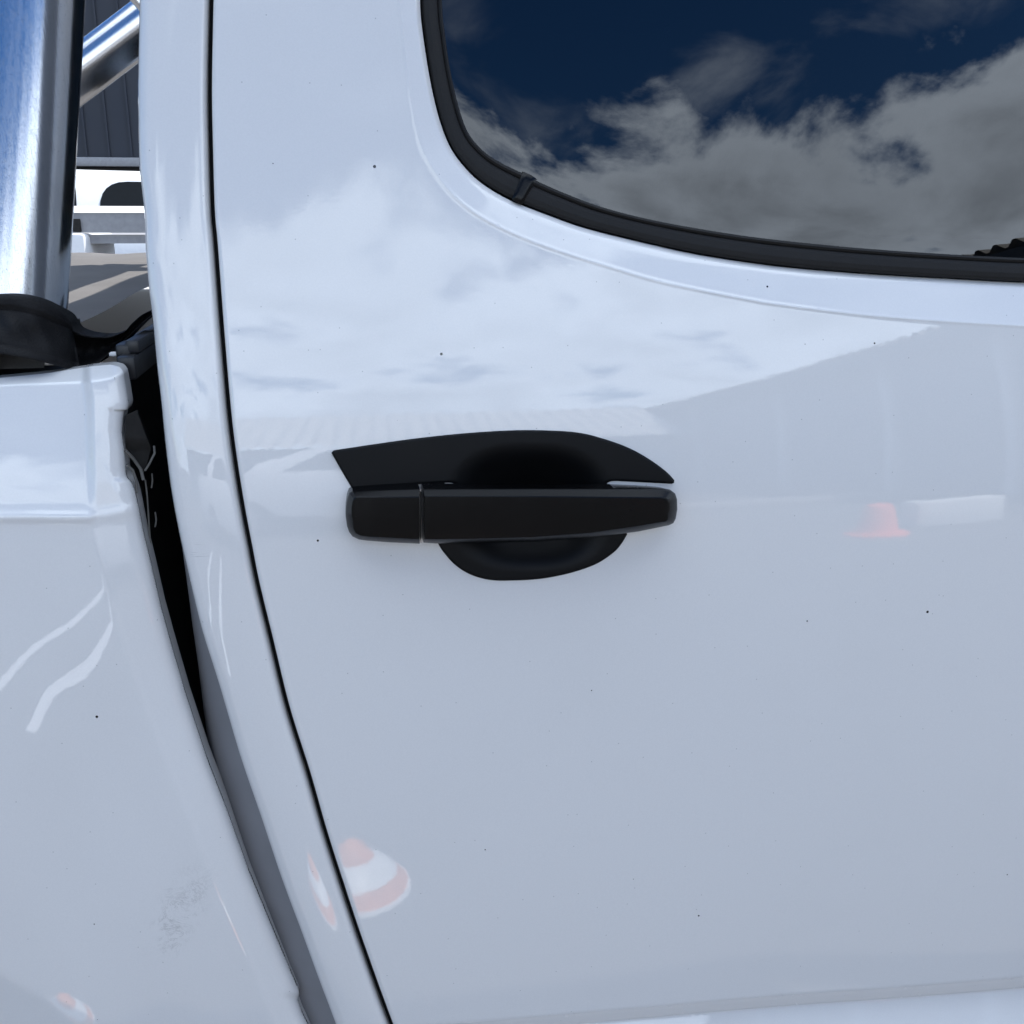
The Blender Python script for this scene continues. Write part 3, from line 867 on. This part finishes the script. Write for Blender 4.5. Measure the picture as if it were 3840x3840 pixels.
# ---------------- the rest of the vehicle, beyond the frame
def prism(bm, prof, y0, y1):
    a = [bm.verts.new((x, y0, z)) for x, z in prof]; b = [bm.verts.new((x, y1, z)) for x, z in prof]
    n = len(prof)
    bm.faces.new(a); bm.faces.new(b[::-1])
    for i in range(n): bm.faces.new((a[i], b[i], b[(i + 1) % n], a[(i + 1) % n]))
    bmesh.ops.recalc_face_normals(bm, faces=bm.faces)
bm = bmesh.new()
prism(bm, [(.66, .55), (.66, 1.28), (1.55, 1.26), (3.0, 1.10), (3.15, .95), (3.15, .45), (.66, .45)], .03, 1.62)
bm_obj('front_body', bm, M['paint'], truck)
bm = bmesh.new()
box(bm, (-.185, .105, 1.70), (1.25, 1.48, 1.76), .02)
bm_obj('cab_roof', bm, M['paint'], truck)
for ya, yb in ((.10, .18), (1.42, 1.50)):
    bm = bmesh.new()
    prism(bm, [(1.22, 1.72), (1.28, 1.72), (1.80, 1.24), (1.72, 1.24)], ya, yb)
    bm_obj('windscreen_pillar', bm, M['paint'], truck)
bm = bmesh.new()
box(bm, (-.22, .10, .50), (.66, 1.55, 1.06)); box(bm, (-.21, .50, 1.06), (-.08, 1.3, 1.60)); box(bm, (-.20, 1.44, 1.06), (1.2, 1.47, 1.70)); box(bm, (.55, .75, 1.06), (.70, 1.40, 1.70)); box(bm, (1.15, .12, 1.06), (1.2, 1.44, 1.70)); box(bm, (-.20, .12, 1.66), (1.2, 1.44, 1.69))
bm_obj('cab_interior', bm, M['dark'], truck)
bm = bmesh.new()
box(bm, (-.15, .02, .30), (.70, 1.6, .52), .02)
bm_obj('sill', bm, M['jamb'], truck)
bm = bmesh.new()
box(bm, (-2.0, .02, .55), (-.52, .06, 1.12), .01); box(bm, (-2.0, 1.55, .55), (-.40, 1.60, 1.17), .01); box(bm, (-2.0, .02, .55), (-1.95, 1.6, 1.17), .01); box(bm, (-1.95, .05, .55), (-.40, 1.56, .62))
bm_obj('tub_rear', bm, M['paint'], truck)
def wheel(x, y, parent, r=.39, w=.24):
    bm = bmesh.new(); tube(bm, [(x, y, r), (x, y + .02, r), (x, y + w - .02, r), (x, y + w, r)], [r * .93, r, r, r * .93], 40)
    t_ = bm_obj('wheel', bm, M['tyre'], parent)
    bm = bmesh.new(); tube(bm, [(x, y - .006, r), (x, y + .03, r)], [r * .58, r * .62], 32)
    bm_obj('wheel_rim', bm, M['rim'], t_)
for x in (-1.15, 2.25):
    for y in (.03, 1.36): wheel(x, y, truck)

# ------------------------------------------------------------------ surroundings
def structure(o): o['kind'] = 'structure'; return o
def tag(o, label, cat, group=None):
    o['label'] = label; o['category'] = cat
    if group: o['group'] = group
    return o
g = 600
structure(mesh_obj('ground', [(-g, -g, 0), (g, -g, 0), (g, g, 0), (-g, g, 0)], [(0, 1, 2, 3)], M['asphalt']))
bm = bmesh.new()
for x in (-4.6, -1.9, -1.35):  # last line added only to mirror another streak in the tub side
    vs = [bm.verts.new(c) for c in ((x, -6.8, .004), (x + .1, -6.8, .004), (x + .1, -2.2, .004), (x, -2.2, .004))]
    bm.faces.new(vs)
structure(bm_obj('parking_line', bm, M['white']))

# navy building far behind
nb = empty('navy_building', (-5, 15, 0), 'dark navy clad building seen through the gap beside the cab', 'building')
zb0 = float(at_y(400.0, 635.0, 14.9)[2]); zb1 = float(at_y(400.0, 592.0, 14.9)[2])
bm = bmesh.new(); box(bm, (-16, 15, 0), (2, 24, 8.5))
bm_obj('wall', bm, M['navy'], nb)
bm = bmesh.new()
x = -16
while x < 2:
    box(bm, (x, 14.965, zb1), (x + .03, 15.0, 8.45)); x += .30
o = bm_obj('cladding_rib', bm, M['navy'], nb); o['kind'] = 'stuff'
bm = bmesh.new(); box(bm, (-16, 14.75, zb0 + .03), (2, 14.96, zb1), .02)
bm_obj('gutter_beam', bm, M['fargrey'], nb)
bm = bmesh.new(); box(bm, (-16, 14.85, zb0 - .06), (2, 14.96, zb0 + .02)); bm_obj('lower_beam', bm, M['bracket'], nb)

# white wagon behind
def round_rect(pts, r, n=6):
    out = []; m = len(pts)
    for i in range(m):
        p = Vector(pts[i]); a = Vector(pts[i - 1]); b = Vector(pts[(i + 1) % m]); rr = r[i]
        if rr == 0: out.append(p); continue
        da = (a - p).normalized(); db = (b - p).normalized()
        s = p + da * rr; e = p + db * rr
        for k in range(n + 1):
            t = k / n; out.append((1 - t) ** 2 * s + 2 * t * (1 - t) * p + t * t * e)
    return out
def wagon(name, label, group=None):
    w = empty(name, (0, 0, 0), label, 'car', group)
    sec = [(0.05, .35), (0.0, .6), (0.0, .95), (0.05, 1.18), (0.325, 1.63), (.40, 1.665), (.60, 1.685), (.9, 1.69)]
    sec = sec + [(1.8 - y, z) for y, z in sec[::-1][1:]]
    bm = bmesh.new()
    stations = [(-1.25, .0, .55), (-1.2, .0, .98), (-1.05, 1.0, 1.0), (2.0, 1.0, 1.0), (2.65, .55, .99), (2.75, .06, .99), (3.55, 0.0, .96), (3.7, -.2, .9)]
    rings = []
    for x, top, wd in stations:
        ring = []
        for y, z in sec:
            zz = z if z <= 1.18 else 1.18 - .12 * (1 - top) + (z - 1.18) * max(top, .03)
            if top < 0 and z > .6: zz = .6 + (zz - .6) * .75
            xx = x + (0 if z <= 1.18 else (.18 if x < 0 else 0) * (z - 1.18))
            ring.append(bm.verts.new((xx, .9 + (y - .9) * wd, zz)))
        rings.append(ring)
    for a, b in zip(rings[:-1], rings[1:]):
        for i in range(len(sec) - 1): bm.faces.new((a[i], b[i], b[i + 1], a[i + 1]))
    bm.faces.new(rings[0][::-1]); bm.faces.new(rings[-1])
    bmesh.ops.recalc_face_normals(bm, faces=bm.faces)
    bm_obj('body', bm, M['farwhite'], w, 30)
    def win(pts, r, nm='side_window'):
        for side in (0, 1):
            q = round_rect([(x, z, 0) for x, z in pts], r)
            bm = bmesh.new(); fr = []; bk = []
            for p in q:
                yy = .05 + (p.y - 1.18) / .46 * .28
                ny, nz = -.85, .52
                if side: yy = 1.8 - yy; ny = -ny
                fr.append(bm.verts.new((p.x, yy + ny * .008, p.y + nz * .008))); bk.append(bm.verts.new((p.x, yy - ny * .01, p.y - nz * .01)))
            bm.faces.new(fr); n_ = len(fr)
            for i in range(n_): bm.faces.new((fr[i], fr[(i + 1) % n_], bk[(i + 1) % n_], bk[i]))
            bmesh.ops.recalc_face_normals(bm, faces=bm.faces)
            bm_obj(nm, bm, M['farglass'], w, 30)
    win([(0, 1.20), (0.08, 1.59), (1.05, 1.60), (1.05, 1.20)], [.04, .20, .04, .03])
    win([(1.16, 1.20), (1.16, 1.60), (1.85, 1.60), (2.25, 1.20)], [.03, .04, .10, .04])
    win([(-.72, 1.20), (-.72, 1.57), (-.085, 1.57), (-.15, 1.20)], [.08, .10, .05, .03])
    for x in (-.6, 2.7):
        for y in (-.005, 1.58): wheel(x, y, w, .34, .22)
    for y in (.12, 1.48):
        bm = bmesh.new(); box(bm, (3.55, y, .72), (3.69, y + .2, .86), .03); bm_obj('headlight', bm, M['rim'], w)
    return w
car = wagon('parked_wagon', 'white wagon with dark side windows parked behind the pickup')
pw = V3(at_y(372.0, 700.0, 7.4))
car.rotation_euler[2] = R(24)
loc = Matrix.Rotation(R(24), 3, 'Z') @ Vector((.08, .30, 0))
car.location = (pw.x - loc.x, pw.y - loc.y, 0)

# flat tray trailer between
tr = empty('tray_trailer', (0, 4.6, 0), 'white flat tray with grey shaded drop side standing in front of the wagon', 'trailer')
zt = lambda v: float(at_y(400.0, float(v), 4.6)[2])
x0 = -2.6; x1 = 0.4
bm = bmesh.new()
prism(bm, [(0, 0)] * 0 or [(x0, zt(873)), (x0, zt(799)), (x1, zt(799)), (x1, zt(873))], 4.60, 4.64)
bm_obj('drop_side', bm, M['fargrey'], tr)  # white drop side coloured grey, its shade put into the material
bm = bmesh.new()
vs = []
for x in (x0, x1):
    for y, z in ((4.594, zt(799)), (4.594, zt(797)), (4.66, zt(772)), (4.74, zt(772)), (4.74, zt(799))): vs.append(bm.verts.new((x, y, z)))
for i in range(5): bm.faces.new((vs[i], vs[(i + 1) % 5], vs[5 + (i + 1) % 5], vs[5 + i]))
bm.faces.new(vs[:5]); bm.faces.new(vs[5:][::-1]); bmesh.ops.recalc_face_normals(bm, faces=bm.faces)
bm_obj('top_rail', bm, M['farwhite'], tr)
bm = bmesh.new(); q = at_y(291.0, 845.0, 4.59); box(bm, (q[0] - .022, 4.575, q[2] - .03), (q[0] + .014, 4.60, q[2] + .03), .004); bm_obj('latch', bm, M['bracket'], tr)
bm = bmesh.new(); box(bm, (x0, 4.62, zt(873) - .05), (x1, 6.4, zt(873) - .01)); bm_obj('deck', bm, M['fargrey'], tr)
qa = at_y(215.0, 875.0, 4.64); qb = at_y(348.0, 960.0, 4.64)
bm = bmesh.new(); box(bm, (qa[0], 4.50, .55), (qb[0], 5.2, qa[2]), .02, Matrix.Rotation(R(0), 3, 'Z')); bm_obj('toolbox', bm, M['farwhite'], tr)
qc = at_y(372.0, 900.0, 4.8); bm = bmesh.new()
for k in range(9):
    pass
arc = [(qc[0] + .55 - .55 * math.cos(a), .62 + .60 * math.sin(a)) for a in np.linspace(0, math.pi, 17)]
for (xa, za), (xb, zb) in zip(arc[:-1], arc[1:]):
    v_ = [bm.verts.new(c) for c in ((xa, 4.70, za), (xb, 4.70, zb), (xb, 5.0, zb), (xa, 5.0, za))]; bm.faces.new(v_)
bmesh.ops.remove_doubles(bm, verts=bm.verts, dist=.001)
bm_obj('mudguard', bm, M['farwhite'], tr)
wheel(qc[0] + .55, 4.72, tr, .42, .24); wheel(-2.2, 4.72, tr, .42, .24); wheel(qc[0] + .55, 6.0, tr, .42, .24)

# low long shed with pale roof, and the tall one on the right: both face the door and mirror in it
def corr(bm, p0, p1, q0, q1, pitch, amp):
    """corrugated sheet between edge p0-p1 and edge q0-q1"""
    p0, p1, q0, q1 = map(Vector, (p0, p1, q0, q1)); L = (p1 - p0).length; n = int(L / pitch) * 6
    nrm = (p1 - p0).cross(q0 - p0).normalized(); rows_ = []
    for a, b in ((p0, p1), (q0, q1)):
        rows_.append([bm.verts.new(a.lerp(b, i / n) + nrm * amp * math.sin(2 * math.pi * i / 6)) for i in range(n + 1)])
    for i in range(n): bm.faces.new((rows_[0][i], rows_[0][i + 1], rows_[1][i + 1], rows_[1][i]))
ls = empty('low_shed', (0, -22, 0), 'long low shed with pale corrugated roof mirrored above the handle', 'building')
bm = bmesh.new(); box(bm, (-7, -24, 0), (6.9, -19.2, 2.3)); bm_obj('wall', bm, M['shedwall'], ls)
bm = bmesh.new(); corr(bm, (-7.4, -18.6, 2.35), (7.0, -18.6, 2.35), (-7.4, -22.5, 4.2), (7.0, -22.5, 4.2), .42, .06); bm_obj('roof', bm, M['roofsheet'], ls)
ts_ = empty('tall_shed', (7.5, -18, 0), 'blue grey shed with corrugated roof edge mirrored on the right of the door', 'building')
bm = bmesh.new(); box(bm, (7.6, -31, 0), (17, -5.8, 3.9)); bm_obj('wall', bm, M['shedwall'], ts_)
bm = bmesh.new(); corr(bm, (7.05, -31.2, 4.0), (7.05, -5.6, 4.0), (17, -31.2, 5.4), (17, -5.6, 5.4), .34, .06); bm_obj('roof', bm, M['darkroof'], ts_)
for y in (-6.2, -8.4, -11.1, -14.8, -19.5, -25.5):
    bm = bmesh.new(); box(bm, (7.42, y, 0), (7.59, y + .20, 3.65)); bm_obj('post', bm, M['shedpost'], ts_)
bm = bmesh.new(); box(bm, (7.05, -31, 3.66), (7.15, -5.7, 3.90)); bm_obj('fascia', bm, M['navy'], ts_)
kb = structure(bm_obj('kerb', (lambda b: (box(b, (-12, -9.6, 0), (7.4, -9.3, .14), .02), b)[1])(bmesh.new()), M['kerb']))

bm = bmesh.new(); box(bm, (4.35, -6.05, 0), (5.25, -5.75, .33), .03)
tag(bm_obj('concrete_block', bm, M['concrete']), 'white painted concrete block beside the orange traffic cone, mirrored in the door', 'block')
hx, hy = 3.85, -5.6
hat = empty('marker_cone', (hx, hy, 0), 'squat orange marker cone with wide brim mirrored right of the handle', 'traffic cone')
bm = bmesh.new(); tube(bm, [(hx, hy, .03), (hx, hy, .06), (hx, hy, .30), (hx, hy, .35), (hx, hy, .37)], [.175, .165, .120, .10, .06], 36)
bm_obj('cone_body', bm, M['orange'], hat)
bm = bmesh.new(); tube(bm, [(hx, hy, .0), (hx, hy, .02), (hx, hy, .035)], [.27, .27, .24], 36)
bm_obj('cone_brim', bm, M['orange'], hat)
def dome(mx_, my_, k, label):  # added dome, stands in for an orange shoe reflected in the paint
    dm = empty('orange_standin', (mx_, my_, 0), label, 'stand-in', None)
    for nm, mt, pr in (('rim', 'white', [(.0, .135), (.012, .132)]), ('base_ring', 'orange', [(.012, .128), (.03, .116), (.05, .102)]), ('white_band', 'white', [(.05, .102), (.075, .080), (.095, .052)]), ('cap', 'orange', [(.095, .052), (.125, .032), (.14, .010)])):
        bm = bmesh.new(); tube(bm, [(mx_, my_, h_ * k) for h_, r_ in pr], [r_ * k for h_, r_ in pr], 32, nm in ('rim', 'cap'))
        bm_obj(nm, bm, M['faded_orange' if mt == 'orange' else mt], dm)
dome(-.20, -1.20, 1.0, 'small orange and white dome added in place of a shoe, mirrored low beside the door gap')
dome(-.73, -.735, .62, 'orange and white dome added for an orange reflection in the bottom corner of the tub side')
car2 = wagon('parked_wagon', 'white wagon added for a faint light shape mirrored left of the door handle')
car2.rotation_euler[2] = R(196); car2.location = (1.0, -7.6, 0)  # wagon added only to mirror a pale shape in the door
